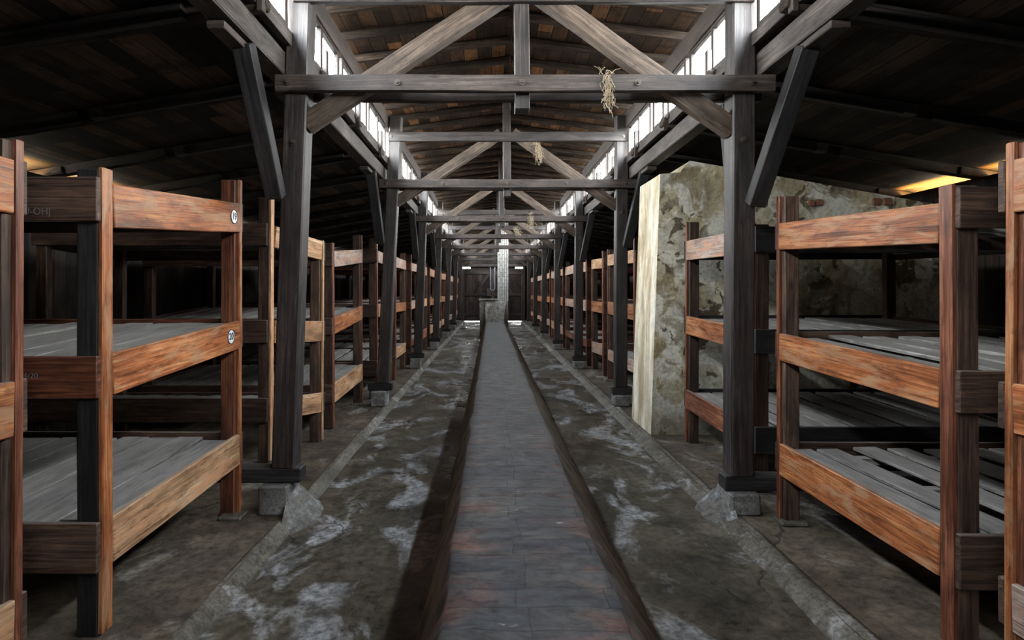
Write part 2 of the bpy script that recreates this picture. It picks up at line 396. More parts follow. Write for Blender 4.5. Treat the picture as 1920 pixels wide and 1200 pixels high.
# ------------------------------------------------------------------ plan of the hut
BAY = 3.5; FR = [3.85+BAY*i for i in range(7)]         # frames 1..7
YN, YE = -5.0, 28.35                                   # near and far end walls
XWL, XWR = -4.4, 4.9
XPL, XPR = -1.30, 1.72                                 # post centres at collar height
GL, GR = -1.37, 1.79                                   # window planes
def wob(x, y, a=.01, s=1.3): return a*mnoise.noise(Vector((x*s, y*s, 3.3)))

# floor -------------------------------------------------------------
b = MB(); n = 150
b.grid(lambda s, t: (-1.34+2.92*s, YN+(YE+.6-YN)*t, -.06+wob(s*3, YN+(YE-YN)*t, .008, .9)), 24, n)
struct(b.build('floor', M['aisle']), 'damp dark concrete aisle floor with pale stains and cracks')
b = MB(); b.grid(lambda s, t: (XWL-.1+(-1.36-XWL+.1)*s, YN+(YE-YN)*t, wob(s*4, (YE-YN)*t, .008, .8)*(0 if s == 1 else 1)), 16, 100)
struct(b.build('floor', M['platform']), 'brown concrete floor under the left row of bunks')
b = MB(); b.grid(lambda s, t: (1.60+(XWR+.1-1.60)*s, YN+(YE-YN)*t, wob(s*4+9, (YE-YN)*t, .008, .8)*(0 if s == 0 else 1)), 16, 100)
struct(b.build('floor', M['platform']), 'brown concrete floor under the right row of bunks')
def curb(x0, x1, name):
    sgn = 1 if x1 > x0 else -1
    wd = .015 if x0 < 0 else .045
    prof = [(x0-sgn*wd, -.02), (x0-sgn*wd, .003), (x0-sgn*wd*.4, .006), (x0+sgn*.004, .004), (x1-sgn*.008, -.04), (x1+sgn*.012, -.058), (x1+sgn*.02, -.09)]
    b = MB()
    def f(s, t):
        k = int(round(t*(len(prof)-1))); x, z = prof[k]; y = YN+(YE-YN)*s
        j = .018*mnoise.noise(Vector((y*1.9, k*.6, x0))); j2 = .006*mnoise.noise(Vector((y*5, k*2, x0)))
        return (x+j, y, z+j2)
    b.grid(f, 220, len(prof)-1, flip=(sgn > 0))
    struct(b.build(name, M['curb'], smooth=True), 'worn pale concrete curb along the aisle')
curb(-1.37, -1.31, 'trim_1'); curb(1.62, 1.53, 'trim_2')

# outer walls, end walls -------------------------------------------
def slab(name, a, bb, mat, uvaxes, label, parent=None):
    """box whose uv u runs along axis uvaxes[0]"""
    m = MB(); a = Vector(a); c = Vector(bb)
    P = [Vector((x, y, z)) for x in (a.x, c.x) for y in (a.y, c.y) for z in (a.z, c.z)]
    base = len(m.v); m.v += P
    for f in ((0,1,3,2), (4,6,7,5), (0,4,5,1), (2,3,7,6), (0,2,6,4), (1,5,7,3)):
        m.face(tuple(base+i for i in f), [(P[i][uvaxes[0]], P[i][uvaxes[1]]+P[i][({0,1,2}-set(uvaxes)).pop()]*.01) for i in f])
    o = m.build(name, mat, parent)
    if parent is None: struct(o, label)
    return o
for ya_, yb_, zt_ in ((YN, 4.35, 2.69), (4.35, 7.6, 2.635), (7.6, YE, 2.69)):
    slab('wall_left', (XWL-.05, ya_, -.1), (XWL, yb_, zt_), M['wallplank'], (2, 1), 'sooty board wall behind the left bunks')
for ya_, yb_, zt_ in ((YN, 4.35, 2.69), (4.35, 7.6, 2.635), (7.6, YE, 2.69)):
    slab('wall_right', (XWR, ya_, -.1), (XWR+.05, yb_, zt_), M['wallplank'], (2, 1), 'sooty board wall behind the right bunks')
# far end wall with door opening and small light slots
DX0, DX1, DZ = -1.42, 1.63, 2.62
slab('wall_back', (XWL, YE, -.1), (DX0, YE+.06, 3.2), M['wallplank'], (2, 0), 'board end wall left of the far door')
slab('wall_back', (DX1, YE, -.1), (XWR, YE+.06, 3.2), M['wallplank'], (2, 0), 'board end wall right of the far door')
slab('wall_back', (-1.46, YE, 3.2), (1.90, YE+.06, 4.2), M['wallplank'], (2, 0), 'board gable peak of the lantern end')
slab('wall_back', (DX0, YE, DZ+.13), (DX1, YE+.06, 3.2), M['wallplank'], (2, 0), 'board gable above the far door')
slab('wall_back', (-1.03, YE, DZ), (1.25, YE+.06, DZ+.13), M['wallplank'], (2, 0), 'lintel board over the far door')
slab('wall_back', (DX0, YE, DZ+.07), (-1.03, YE+.06, DZ+.13), M['wallplank'], (2, 0), 'board above the left light slot')
slab('wall_back', (1.25, YE, DZ+.07), (DX1, YE+.06, DZ+.13), M['wallplank'], (2, 0), 'board above the right light slot')
slab('wall_front', (XWL, YN-.06, -.1), (0, YN, 3.2), M['wallplank'], (2, 0), 'board end wall behind the viewer')
slab('wall_front', (0, YN-.06, -.1), (XWR, YN, 3.2), M['wallplank'], (2, 0), 'board end wall behind the viewer')
slab('wall_front', (-1.5, YN-.06, 3.2), (1.95, YN, 4.2), M['wallplank'], (2, 0), 'board gable behind the viewer')
# ground outdoors
b = MB(); b.grid(lambda s, t: (-40+80*s, -30+90*t, -.14), 4, 4)
struct(b.build('ground', M['soil']), 'pale ground outside the hut')

def door_leaf(name, x0, x1, brace, label):
    d = slab(name, (x0, YE-.01, -.03), (x1, YE+.04, DZ), M['doorplank'], (2, 0), label)
    for z in (.30, 1.30, 2.40):
        part('batten', M['timber'], d, None, lambda m: m.box((x0+.04, YE-.05, z-.07), (x1-.04, YE-.01, z+.07)))
    part('brace', M['timber'], d, None, lambda m: m.beam((brace[0], YE-.03, 1.37), (brace[1], YE-.03, 2.33), .05, .12, (0,1,0)) if False else m.beam((brace[0], YE-.028, 1.37), (brace[1], YE-.028, 2.33), .12, .035, (0,-1,0)))
    part('frame_edge', M['timber'], d, None, lambda m: (m.box((x0, YE-.05, .02), (x0+.09, YE-.01, DZ)), m.box((x1-.09, YE-.05, .02), (x1, YE-.01, DZ))))
    return d
dl = door_leaf('door_1', DX0, .1, (-.75, -.1), 'left leaf of the dark plank double door at the far end')
dr = door_leaf('door_2', .1, DX1, (1.1, .3), 'right leaf of the dark plank double door at the far end')
part('latch_box', M['iron'], dl, None, lambda m: m.box((-.20, YE-.10, 1.22), (.02, YE-.05, 1.62)))
for k, (x, name) in enumerate(((DX0-.09, 'trim_3'), (DX1+.01, 'trim_4'))):
    b = MB(); b.box((x, YE-.09, -.06), (x+.09, YE, 3.0)); struct(b.build(name, M['timber']), 'dark upright door post of the far door')
b = MB(); b.box((DX0-.1, YE-.1, DZ+.09), (DX1+.1, YE, DZ+.22)); struct(b.build('trim_5', M['timber']), 'dark lintel beam over the far door')

# roofs -------------------------------------------------------------
EL, ER, XR = -1.56, 1.98, .21
ZE, SL = 3.875, .125
def rz(x): return ZE+(SL*(x-EL) if x < XR else SL*(ER-x)*((XR-EL)/(ER-XR)))
def roof(x0, z0, x1, z1, mat, label, th=.03):
    b = MB()
    pts = [(x0, z0), (x1, z1)]
    Ln = math.hypot(x1-x0, z1-z0)
    ya, yb = YN-.4, YE+.4
    o = R.uniform(0, 9)
    for dz, fl in ((0, False), (th, True)):
        b.grid(lambda s, t: (x0+(x1-x0)*s, ya+(yb-ya)*t, z0+(z1-z0)*s+dz), 1, 1, lambda s, t: ((yb-ya)*t, Ln*s+o), flip=fl)
    for x, z in pts:
        b.grid(lambda s, t: (x, ya+(yb-ya)*t, z+th*s), 1, 1, lambda s, t: ((yb-ya)*t, th*s))
    return struct(b.build('ceiling', mat), label)
roof(EL, ZE, XR, rz(XR), M['roof'], 'brown boards of the lantern roof, left slope')
roof(ER, ZE, XR, rz(XR), M['roof'], 'brown boards of the lantern roof, right slope')
SS = .165
def sz(x): return 3.225-SS*(x-1.79) if x > 0 else 3.225-SS*(-1.40-x)
roof(-1.42, sz(-1.42), -5.1, sz(-5.1), M['roof_side'], 'sooty boards of the low left roof')
roof(1.81, sz(1.81), 5.6, sz(5.6), M['roof_side'], 'sooty boards of the low right roof')

# lantern rafters ---------------------------------------------------
y = 1.2; k = 0
protoL = protoR = None
while y < YE-.2:
    if min(abs(y-f) for f in FR) > .12:
        for sd in (0, 1):
            nm = 'rafter'
            if (sd == 0 and protoL is None) or (sd == 1 and protoR is None) or y < 9:
                xa, xb = (EL+.02, XR-.01) if sd == 0 else (ER-.02, XR+.01)
                b = MB(); b.beam((xa, 0, rz(xa)-.040), (xb, 0, rz(xb)-.040), .075, .075, ch=.018, jit=.006)
                o = b.build(nm, M['rafter'])
                if sd == 0: protoL = o
                else: protoR = o
            else:
                o = (protoL if sd == 0 else protoR).copy(); COL.objects.link(o)
            o.location = (0, y, 0)
            tag(o, 'dark rough rafter under the left slope of the lantern roof' if sd == 0 else 'dark rough rafter under the right slope of the lantern roof', 'rafter', 'rafters of the left lantern slope' if sd == 0 else 'rafters of the right lantern slope')
    y += .5
# side roof rafters with splice planks ------------------------------
ordn = ['first', 'second', 'third', 'fourth', 'fifth', 'sixth', 'seventh', 'eighth']
prj = {}
for sd in (-1, 1):
    y = .93; k = 0
    while y < YE-.3:
        lab = 'sooty sloping rafter carrying the low %s roof outside the posts' % ('left' if sd < 0 else 'right')
        if sd not in prj:
            t = thing('side_rafter', lab, 'rafter', (0, 0, 0), 'rafters of the low %s roof' % ('left' if sd < 0 else 'right'))
            x0, x1 = (-1.30, XWL-.5) if sd < 0 else (1.70, XWR+.5)
            part('rafter_beam', M['rafter'], t, None, lambda m: m.beam((x0, 0, sz(x0)-.055), (x1, 0, sz(x1)-.055), .09, .10, jit=.003, ch=.012))
            xs = [(1.95, 3.2), (3.45, 4.6)] if sd > 0 else [(-1.75, -3.0), (-3.2, -4.2)]
            for xa, xb in xs:
                s_ = part('splice_plank', M['timber_post'], t, None, lambda m: m.beam((xa, -.07, sz(xa)-.075), (xb, -.07, sz(xb)-.075), .045, .09))
                part('end_block', M['purlin'], s_, None, lambda m: m.beam((xb, -.075, sz(xb)-.08), (xb+sd*.10, -.075, sz(xb)-.08-.0165), .085, .08))
            prj[sd] = t
        else:
            t = prj[sd].copy(); COL.objects.link(t)
            for ch in prj[sd].children:
                c = ch.copy(); COL.objects.link(c); c.parent = t
                for g in ch.children:
                    d = g.copy(); COL.objects.link(d); d.parent = c
        t.location = (0, y, 0)
        y += BAY/3

# purlins, eave plates, sill boards ----------------------------------
for sd, (x0, x1, z0, z1) in (('left', (-1.53, -1.39, 2.96, 3.12)), ('right', (1.802, 1.94, 2.95, 3.11))):
    b = MB(); b.box((x0, YN+.02, z0), (x1, YE-.02, z1), n=40, jit=.003, ch=.008)
    tag(b.build('purlin', M['purlin']), 'long greyed purlin beam running over the %s row of posts' % sd, 'beam')
    xg = GL if sd == 'left' else GR
    b = MB(); b.box((xg-.035, YN+.02, 3.62), (xg+.035, YE-.02, 3.80), n=40, jit=.003)
    tag(b.build('eave_plate', M['timber']), 'dark plate beam above the %s lantern windows' % sd, 'beam')
    b = MB(); b.box((xg-.03, YN+.02, 3.15), (xg+.03, YE-.02, 3.245), n=40, jit=.003)
    tag(b.build('sill_board', M['purlin']), 'grey sill board below the %s lantern windows' % sd, 'board')

# lantern windows -----------------------------------------------------
wn = 0
starts = [FR[0]-BAY*j for j in (2, 1)]+FR
protos = {}
for fy in starts:
    for q, (o0, o1) in enumerate(((.12, 1.14), (1.24, 2.26), (2.36, 3.38))):
        for sd in ('left', 'right'):
            ya, yb = fy+o0, fy+o1
            if yb > YE: continue
            wn += 1
            x = GL if sd == 'left' else GR; ins = 1 if sd == 'left' else -1
            W = yb-ya
            if sd not in protos:
                def fr(m):
                    for (c0, c1) in ((0, .045), (W/2-.02, W/2+.02), (W-.045, W)):
                        m.box((x-.022, c0, 3.245), (x+.022, c1, 3.62))
                    m.box((x-.0215, .045, 3.245), (x+.0215, W-.045, 3.275)); m.box((x-.0215, .045, 3.59), (x+.0215, W-.045, 3.62))
                b = MB(); fr(b); o = b.build('window_%d' % wn, M['timber'])
                for c0, c1 in ((.045, W/2-.02), (W/2+.02, W-.045)):
                    part('pane', M['glass'], o, None, lambda m: m.box((x-.003, c0, 3.275), (x+.003, c1, 3.59), jit=0, n=1, ch=.0005))
                part('window_stay', M['timber'], o, None, lambda m: (m.box((x+ins*.03, W/2-.025, 3.10), (x+ins*.07, W/2+.025, 3.42)), m.box((x+ins*.022, W/2-.09, 3.20), (x+ins*.05, W/2+.09, 3.24))))
                protos[sd] = o
            else:
                o = protos[sd].copy(); COL.objects.link(o); o.name = 'window_%d' % wn
                for ch in protos[sd].children:
                    c = ch.copy(); COL.objects.link(c); c.parent = o
            o.location = (0, ya, 0)
            struct(o, 'two-pane lantern window on the %s side' % sd)

# ------------------------------------------------------------------ timber frames
def fillet(m, x0, sg, yc, h):
    ph = R.uniform(0, 50)
    def f(s_, t):
        a = abs(2*t-1); wd = .16*(1-.55*a*a); hh = (h+.06)*max(0, 1-a**2.2)
        x = x0-sg*.02+sg*(wd+.02)*s_+sg*.012*mnoise.noise(Vector((s_*4, t*6, ph)))
        z = -.068+hh*(1-s_)**1.4+.008*mnoise.noise(Vector((s_*7, t*9, ph)))
        return (x, yc+(t-.5)*.62, z if s_ < 1 else -.08)
    m.cur = 1; m.grid(f, 12, 24, flip=(sg < 0)); m.cur = 0
def bolt(par, p, ax=(0,-1,0)):
    part('bolt', M['iron'], par, par.location, lambda m: (m.cyl(p, ax, .022, .008, 10), m.cyl(Vector(p)+Vector(ax)*.006, ax, .011, .016, 6)))
fw = ['nearest', 'second', 'third', 'fourth', 'fifth', 'sixth', 'farthest']
for i, Y in enumerate(FR):
    org = Vector((XR, Y, 0))
    t = thing('timber_frame', '%s dark timber roof frame spanning the aisle on two posts' % fw[i] if i else 'nearest dark timber roof frame spanning the aisle, straw hanging from its tie beam', 'roof frame', org, None)
    dxl = [-.0, .05, .0, -.01, 0, .01, 0][i]
    lb, lt = (-1.405, Y, .295), (-1.285+dxl, Y, 3.78)
    rb, rt = (1.70, Y, .24), (1.715, Y, 3.78)
    nearf = i < 3
    part('post', M['timber_post'], t, org, lambda m: m.beam(lb, lt, .155, .15, (0,1,0), ch=.010, jit=.003))
    part('post', M['timber_post'], t, org, lambda m: m.beam(rb, rt, .155, .15, (0,1,0), ch=.010, jit=.003))
    for dy in (-.10, .10):
        part('tie_beam', M['timber'], t, org, lambda m: m.box((-1.44, Y+dy-.025, 2.83), (1.90, Y+dy+.025, 2.94), jit=.004))
    part('upper_tie', M['timber_post'], t, org, lambda m: m.box((-1.33, Y-.095, 3.44), (1.78, Y-.045, 3.56), jit=.004))
    part('king_post', M['timber_post'], t, org, lambda m: m.beam((.215, Y, 2.73), (.205, Y, 4.06), .10, .125, (0,1,0), jit=.003))
    part('brace', M['brace'], t, org, lambda m: m.beam((.13, Y, 3.56), (-1.27, Y, 2.64), .13, .09, (0,1,0), jit=.004))
    part('brace', M['brace'], t, org, lambda m: m.beam((.29, Y, 3.57), (1.66, Y, 2.60), .13, .09, (0,1,0), jit=.004))
    # struts along the hut, post to purlin
    for sg in (-1, 1):
        part('strut', M['timber_black'], t, org, lambda m: m.beam((-1.425, Y+sg*.13, 2.12), (-1.445, Y+sg*.58, 2.945), .11, .10, (0,1,0)))
        part('strut', M['timber_black'], t, org, lambda m: m.beam((1.755, Y+sg*.13, 2.07), (1.865, Y+sg*.56, 2.935), .11, .10, (0,1,0)))
        part('bolster', M['timber'], t, org, lambda m: m.box((-1.52 if sg < 0 else 1.815, Y-.86, 2.905), (-1.42 if sg < 0 else 1.925, Y-.50, 2.948)))
    # sill beams from the plinths outwards
    part('sill_beam', M['timber_black'], t, org, lambda m: m.box((XWL+.02 if i == 0 else -1.60, Y-.07, .20), (-1.285, Y+.05, .30), ch=.008))
    part('sill_beam', M['timber_black'], t, org, lambda m: m.box((1.585, Y-.07, .145), (XWR-.02 if i == 0 else 1.84, Y+.05, .245), ch=.008))
    if i < 4:
        for x in (-1.35, 1.74, -.62, .21, .98):
            bolt(t, (x, Y-.125, 2.885))
        for x in (-1.29, 1.72): bolt(t, (x, Y-.095, 3.50))
        bolt(t, (1.70, Y-.075, 2.52)); bolt(t, (-1.33, Y-.075, 2.50))
    # purlin seat blocks
    for sd, x, lab in ((-1, -1.28, 'left'), (1, 1.70, 'right')):
        pass
    for sd in ('left', 'right'):
        if sd == 'left':
            def f(m):
                B_ = [(-1.53, -.0), (-1.31, -.0), (-1.335, .2), (-1.53, .2)]
                m.beam((-1.45, Y-.0, -.0), (-1.45, Y, .197), .20, .25, (0,1,0), ch=.012, jit=.004)
                if i < 1: fillet(m, -1.335, 1, Y+.03, .15)
            b = MB(); f(b)
        else:
            b = MB()
            b.beam((1.70, Y-.0, -.0), (1.70, Y, .142), .20, .25, (0,1,0), ch=.012, jit=.004)
            if i < 1: fillet(b, 1.605, -1, Y+.06, .11)
        p = b.build('concrete_plinth', [M['plinth'], M['fillet']], None, (-1.42 if sd == 'left' else 1.68, Y, 0))
        tag(p, 'grey concrete plinth under the %s post of the %s frame' % (sd, fw[i]), 'plinth', 'plinths under the %s posts' % sd)

# ------------------------------------------------------------------ bunks
def text_mesh(name, body, size, mat, center=False, ext=.0004, off=0):
    cu = bpy.data.curves.new('lettering', 'FONT'); cu.body = body; cu.size = size; cu.extrude = ext; cu.offset = off
    if center: cu.align_x = 'CENTER'; cu.align_y = 'CENTER'
    tmp = bpy.data.objects.new('lettering', cu); COL.objects.link(tmp)
    me = bpy.data.meshes.new_from_object(tmp.evaluated_get(bpy.context.evaluated_depsgraph_get()))
    bpy.data.objects.remove(tmp); bpy.data.curves.remove(cu)
    me.materials.clear(); me.materials.append(mat)
    o = bpy.data.objects.new(name, me); COL.objects.link(o); return o
LV = [(2.075, 1.885), (1.30, 1.115), (.54, .345)]
def bunk(s, Yn, Yf, Xn, Xf, zn=None, zf=None, tn=2.2, tf=2.22, rails=('orange',)*3, post='brown', face='redbrown', end='brown',
         label='', group=None, depth=2.05, gap=.03, number=None, jig=.012, slatw=.155, lift=0.0):
    zn = zn or [(a+R.uniform(-jig, jig), b+R.uniform(-jig, jig)) for a, b in LV]
    zf = zf or [(a+R.uniform(-jig, jig), b+R.uniform(-jig, jig)) for a, b in LV]
    org = Vector((Xn, Yn, 0))
    t = thing('bunk_bed', label, 'bunk bed', org, group)
    L = Yf-Yn
    def X(y): return Xn+(Xf-Xn)*(y-Yn)/L
    def Z(k, e, y): return zn[k][e]+(zf[k][e]-zn[k][e])*(y-Yn)/L
    PW, PY = .095, .068
    # corner posts
    ln = R.uniform(-.01, .01); lf = R.uniform(-.01, .01)
    for (yy, top, le) in ((Yn+PY/2, tn, ln), (Yf-PY/2, tf, lf)):
        x = X(yy)+s*(.02+PW/2)
        part('post', M[post if isinstance(post, str) else post[0 if yy < Yn+.2 else 1]], t, org, lambda m: m.beam((x, yy, 0.0), (x+le, yy, top-.006), PW, PY, (0,1,0), ch=.006, jit=.002))
        xb = X(yy)+s*depth-s*PW/2
        part('post', M['brown'], t, org, lambda m: m.beam((xb, yy, 0.0), (xb, yy, min(top-.1, 2.12)), PW, PY, (0,1,0), ch=.006, jit=.002))
    # facing strips on the aisle side of the front posts
    for (ya, yb, top, le) in ((Yn, Yn+PY, tn, ln), (Yf-.034, Yf, tf, lf)):
        yc = (ya+yb)/2; x = X(yc)+s*.011
        part('facing_strip', M[face], t, org, lambda m: m.beam((x, yc, .012), (x+le, yc, top), .022, yb-ya, (0,1,0), ch=.004, jit=.0015))
    for k in range(3):
        ya, yb = Yn+PY+.001, Yf-.036
        za, zb = (Z(k,0,ya)+Z(k,1,ya))/2, (Z(k,0,yb)+Z(k,1,yb))/2
        h = ((zn[k][0]-zn[k][1])+(zf[k][0]-zf[k][1]))/2
        le = (ln+lf)/2*za/2.1
        r = part('front_rail', M[rails[k]], t, org, lambda m: m.beam((X(ya)+s*.013+le, ya, za), (X(yb)+s*.013+le, yb, zb), .03, h, ch=.004, jit=.0015))
        if number and k in number:
            u_ = Yf-(.13 if k == 0 else .17); zc = (Z(k,0,u_)+Z(k,1,u_))/2+.005; xx = X(u_)-s*.003+le
            pl = part('number_plate', M['enamel'], r, org, lambda m: m.cyl((xx, u_, zc), (-s,0,0), .046, .003, 28)); pl['label'] = 'white round enamel plate reading '+number[k]
            def ring(m):
                for q in range(28):
                    a0, a1 = 2*math.pi*q/28, 2*math.pi*(q+1)/28
                    m.tube([(xx-s*.003, u_+math.cos(a)*.045, zc+math.sin(a)*.045) for a in (a0, a1)], .0028, 5)
            to = text_mesh('numeral', number[k], .062, M['ink'], True, off=.0012); to.parent = r
            mt = Matrix(((0,0,-s,xx-s*.0042-org.x), (-s*1,0,0,u_-org.y), (0,1,0,zc-org.z), (0,0,0,1))); to.matrix_local = mt
            rg = MB(); ring(rg); rg.build('plate_rim', M['ink'], r, org)
        # back rail
        part('back_rail', M['brown'], t, org, lambda m: m.beam((X(ya)+s*(depth-.013), Yn, za), (X(yb)+s*(depth-.013), Yf, zb), .026, h, ch=.004))
        # end boards (across, outside the posts)
        for (yy, e) in ((Yn-.015, 0), (Yf+.015, 1)):
            zc = (Z(k,0,yy)+Z(k,1,yy))/2+(lift if (k == 0 and e == 0) else 0); hh = (zn[k][0]-zn[k][1]) if e == 0 else (zf[k][0]-zf[k][1])
            xa = X(yy)+s*.004; xb = X(yy)+s*(depth-.002)
            part('end_board', M[end if isinstance(end, str) else end[k]], t, org, lambda m: m.beam((xa, yy, zc+.004), (xb, yy, zc+.004+R.uniform(-.01,.01)), .028, hh, ch=.004, jit=.002))
        # boards to lie on, with the bearers below them
        def deck(m):
            x = .045
            while x < depth-.06:
                w = slatw+R.uniform(-.02, .02)
                if x+w > depth-.03: w = depth-.03-x
                if w < .05: break
                dz = R.uniform(-.004, .004); sk = R.uniform(-.008, .008)
                a_, b_ = Yn+.012+R.uniform(0, .03), Yf-.012-R.uniform(0, .03)
                if x < .12: a_, b_ = Yn+PY+.004, Yf-PY-.004
                za_, zb_ = Z(k,0,a_)-.030+dz, Z(k,0,b_)-.030+dz+R.uniform(-.004, .004)
                m.beam((X(a_)+s*(x+w/2+sk), a_, za_), (X(b_)+s*(x+w/2-sk), b_, zb_), w, .020, ch=.003, jit=.002, n=4)
                x += w+max(.004, gap+R.uniform(-.6, .6)*gap)
            for q in (.10, .5, .90):
                y_ = Yn+L*q; zz = Z(k,0,y_)-.072
                m.beam((X(y_)+s*.035, y_, zz), (X(y_)+s*(depth-.035), y_, zz), .06, .045, ch=.004, jit=.002)
        part('sleeping_platform', M['slat'], t, org, deck)
    return t
def text_on(par, body, loc, size, axis='X'):
    to = text_mesh('stencil_mark', body, size, M['chalk'], ext=.0002); to.parent = par
    p = Vector(loc)-par.location
    to.matrix_local = Matrix(((1,0,0,p.x), (0,0,-1,p.y), (0,1,0,p.z), (0,0,0,1)))
    return to

# left row
bunk(-1, .66, 2.10, -1.745, -1.755, zn=[(1.99,1.80),(1.20,1.0),(.42,.22)], zf=[(1.985,1.78),(1.165,.96),(.36,.15)], tn=2.04, tf=2.06,
     rails=('orange','orange','tan'), post='brown', face='redbrown', label='bunk bed at the left edge of the photo, with only its brown corner post showing', number=None)
A = bunk(-1, 2.42, 3.77, -1.678, -1.675, zn=[(1.965,1.775),(1.215,1.035),(.50,.285)], zf=[(2.085,1.89),(1.305,1.115),(.54,.345)], tn=2.035, tf=2.24,
     rails=('orange','orange','tan'), post=('timber_black','redbrown'), face='orange', end=('brown','redbrown','brown'), gap=.012, slatw=.17, lift=.02,
     label='orange-stained bunk bed on the left with round number plates 19 and 20', number={0: '19', 1: '20'})
text_on(A, '204/20', (-2.03, 2.388, 1.125), .036)
text_on(A, '4-U-OHJ', (-2.03, 2.388, 1.825), .042)
bunk(-1, 4.88, 5.60, -1.93, -1.665, tn=2.32, tf=2.0, zn=[(2.08,1.885),(1.24,1.04),(.56,.35)], zf=[(1.985,1.80),(1.195,.995),(.475,.30)],
     rails=('tan','tan','tan'), face='tan', end='brown', gap=.012, label='short bunk bed with pale rails just behind the nearest left post')
C = bunk(-1, 6.06, 7.45, -1.705, -1.70, tn=2.02, tf=2.24, zn=[(1.92,1.76),(1.20,1.02),(.48,.28)], zf=[(2.055,1.865),(1.30,1.12),(.54,.31)],
     rails=('greywood','orange','tan'), face='redbrown', label='bunk bed whose orange middle rail shows between the first two left posts')
# right row
bunk(1, .72, 2.17, 1.985, 1.985, zn=[(1.97,1.77),(1.19,.99),(.43,.24)], zf=[(2.0,1.80),(1.14,.96),(.38,.20)], tn=2.07, tf=2.07,
     rails=('orange','orange','greywood'), post='redbrown', face='orange', label='bunk bed at the right edge of the photo, its bright orange post in view')
bunk(1, 2.33, 3.67, 1.925, 1.873, zn=[(1.87,1.70),(1.165,.99),(.49,.262)], zf=[(1.94,1.765),(1.225,1.05),(.50,.315)], tn=1.945, tf=2.115,
     rails=('orange','orange','orange'), post='brown', face='redbrown', end='brown', gap=.07, slatw=.15, lift=.055,
     label='large orange-brown bunk bed with open grey slats in the right foreground')
bunk(1, 4.16, 5.56, 1.95, 1.925, zn=[(1.97,1.78),(1.21,1.03),(.49,.29)], zf=[(1.99,1.80),(1.25,1.075),(.52,.345)], tn=2.0, tf=2.18,
     rails=('greywood','orange','redbrown'), post='brown', face='redbrown', end='timber_black', gap=.05,
     label='bunk bed with a greyed top rail in front of the plastered wall')
pal = [('orange','orange','tan'), ('greywood','orange','tan'), ('tan','greywood','greywood'), ('orange','tan','orange'), ('greywood','greywood','redbrown'), ('tan','orange','greywood')]
place = {2: 'third', 3: 'fourth', 4: 'fifth', 5: 'sixth', 6: 'seventh'}
btw = {1: 'second and third', 2: 'third and fourth', 3: 'fourth and fifth', 4: 'fifth and sixth', 5: 'sixth and seventh', 6: 'seventh frame and the end wall'}
tailw = {0: 'nearer', 1: 'farther'}
for i in range(1, 7):
    f = FR[i]
    for s in (-1, 1):
        for q in (0, 1):
            if s < 0: ya, yb = (f+.42, f+1.82) if q == 0 else (f+2.02, f+3.40)
            else: ya, yb = (f+.25, f+2.02) if (q == 0 and i == 1) else ((f+.30, f+1.72) if q == 0 else ((f+2.45, f+3.40) if i == 1 else (f+2.0, f+3.38)))
            if yb > YE-.1: yb = YE-.15
            x = -1.60 if s < 0 else (1.90 if i > 1 else 1.97)
            ang = R.uniform(-.04, .04)
            bunk(s, ya, yb, x+R.uniform(-.03, .03)+ang*0.5, x+R.uniform(-.03, .03)-ang*.5, tn=2.14+R.uniform(-.06, .12), tf=2.14+R.uniform(-.06, .12), jig=.035,
                 rails=R.choice(pal), post=R.choice(['brown', 'brown', 'redbrown']), face='redbrown', end=R.choice(['brown', 'redbrown']),
                 label='%s bunk bed in the %s row between the %s' % (tailw[q], 'left' if s < 0 else 'right', btw[i] + ('' if i == 6 else ' frames')),
                 group='bunk beds of the %s row beyond the second frame' % ('left' if s < 0 else 'right'))
# shoes under the near bunk posts
for (x, y, w, l, h, lab) in ((-1.70, 3.70, .15, .13, .025, 'small pale concrete pad under the far post of the bunk numbered 19'),
                      (1.94, 3.62, .17, .12, .02, 'thin rough pad under the far post of the large right bunk'),
                      (-1.75, 7.40, .16, .12, .02, 'small pad under the bunk post by the second left frame post'),
                      (2.0, 9.36, .20, .16, .03, 'flat pale stone under a right bunk post near the third frame')):
    b = MB(); b.box((x-w/2, y-l/2, -.005), (x+w/2, y+l/2, h), ch=.01, jit=.004)
    tag(b.build('footing_pad', M['curb'], None, (x, y, 0)), lab, 'footing pad')

# ------------------------------------------------------------------ plastered cross wall
b = MB()
def pv(x, y, z): return Vector((x, y, z))
y0, y1 = 5.83, 6.56
xs = [(1.665, 0), (1.745, 2.70)]
def facepts(y, jx=0):
    return [(1.668+jx, 0), (1.765+jx, 2.715), (1.905+jx, 2.735), (1.910, 2.845), (1.975, 2.855), (4.87, 2.36), (4.87, 0)]
# front and back faces as fine grids, sides as strips
def wallface(y, flip, dj):
    nx, nz = 60, 44
    def f(s, t):
        x = 1.668+(4.87-1.668)*s
        if s < .076: top = 2.715+s*.26
        elif s < .09: top = 2.80
        else: top = 2.855-(x-1.975)*.171
        z = top*t
        xx = x+(.097*t+dj)*(1-s)
        d = .012*mnoise.noise(Vector((x*1.7, z*1.7, y)))+.004*mnoise.noise(Vector((x*9, z*9, y)))
        e = 1 if 0 < s < 1 and 0 < t < 1 else .3
        return (xx, y+d*e, z)
    b.cur = 0; b.grid(f, nx, nz, flip=flip)
    return f
f0 = wallface(y0, False, 0); f1 = wallface(y1, True, -.015)
b.cur = 1
def endf(s, t):
    a = Vector(f0(0, t)); c = Vector(f1(0, t)); p = a.lerp(c, s); e = 0 if s in (0, 1) else 1
    p.x += e*(.012*mnoise.noise(Vector((p.y*2, p.z*1.6, 7)))-.004); return p
b.grid(endf, 14, 44, flip=True)
b.cur = 0
b.grid(lambda s, t: Vector(f0(s, 1)).lerp(Vector(f1(s, 1)), t), 60, 2, flip=False)
struct_w = b.build('masonry_wall', [M['plaster'], M['plaster_end']], None, (3.2, y0, 0), smooth=False)
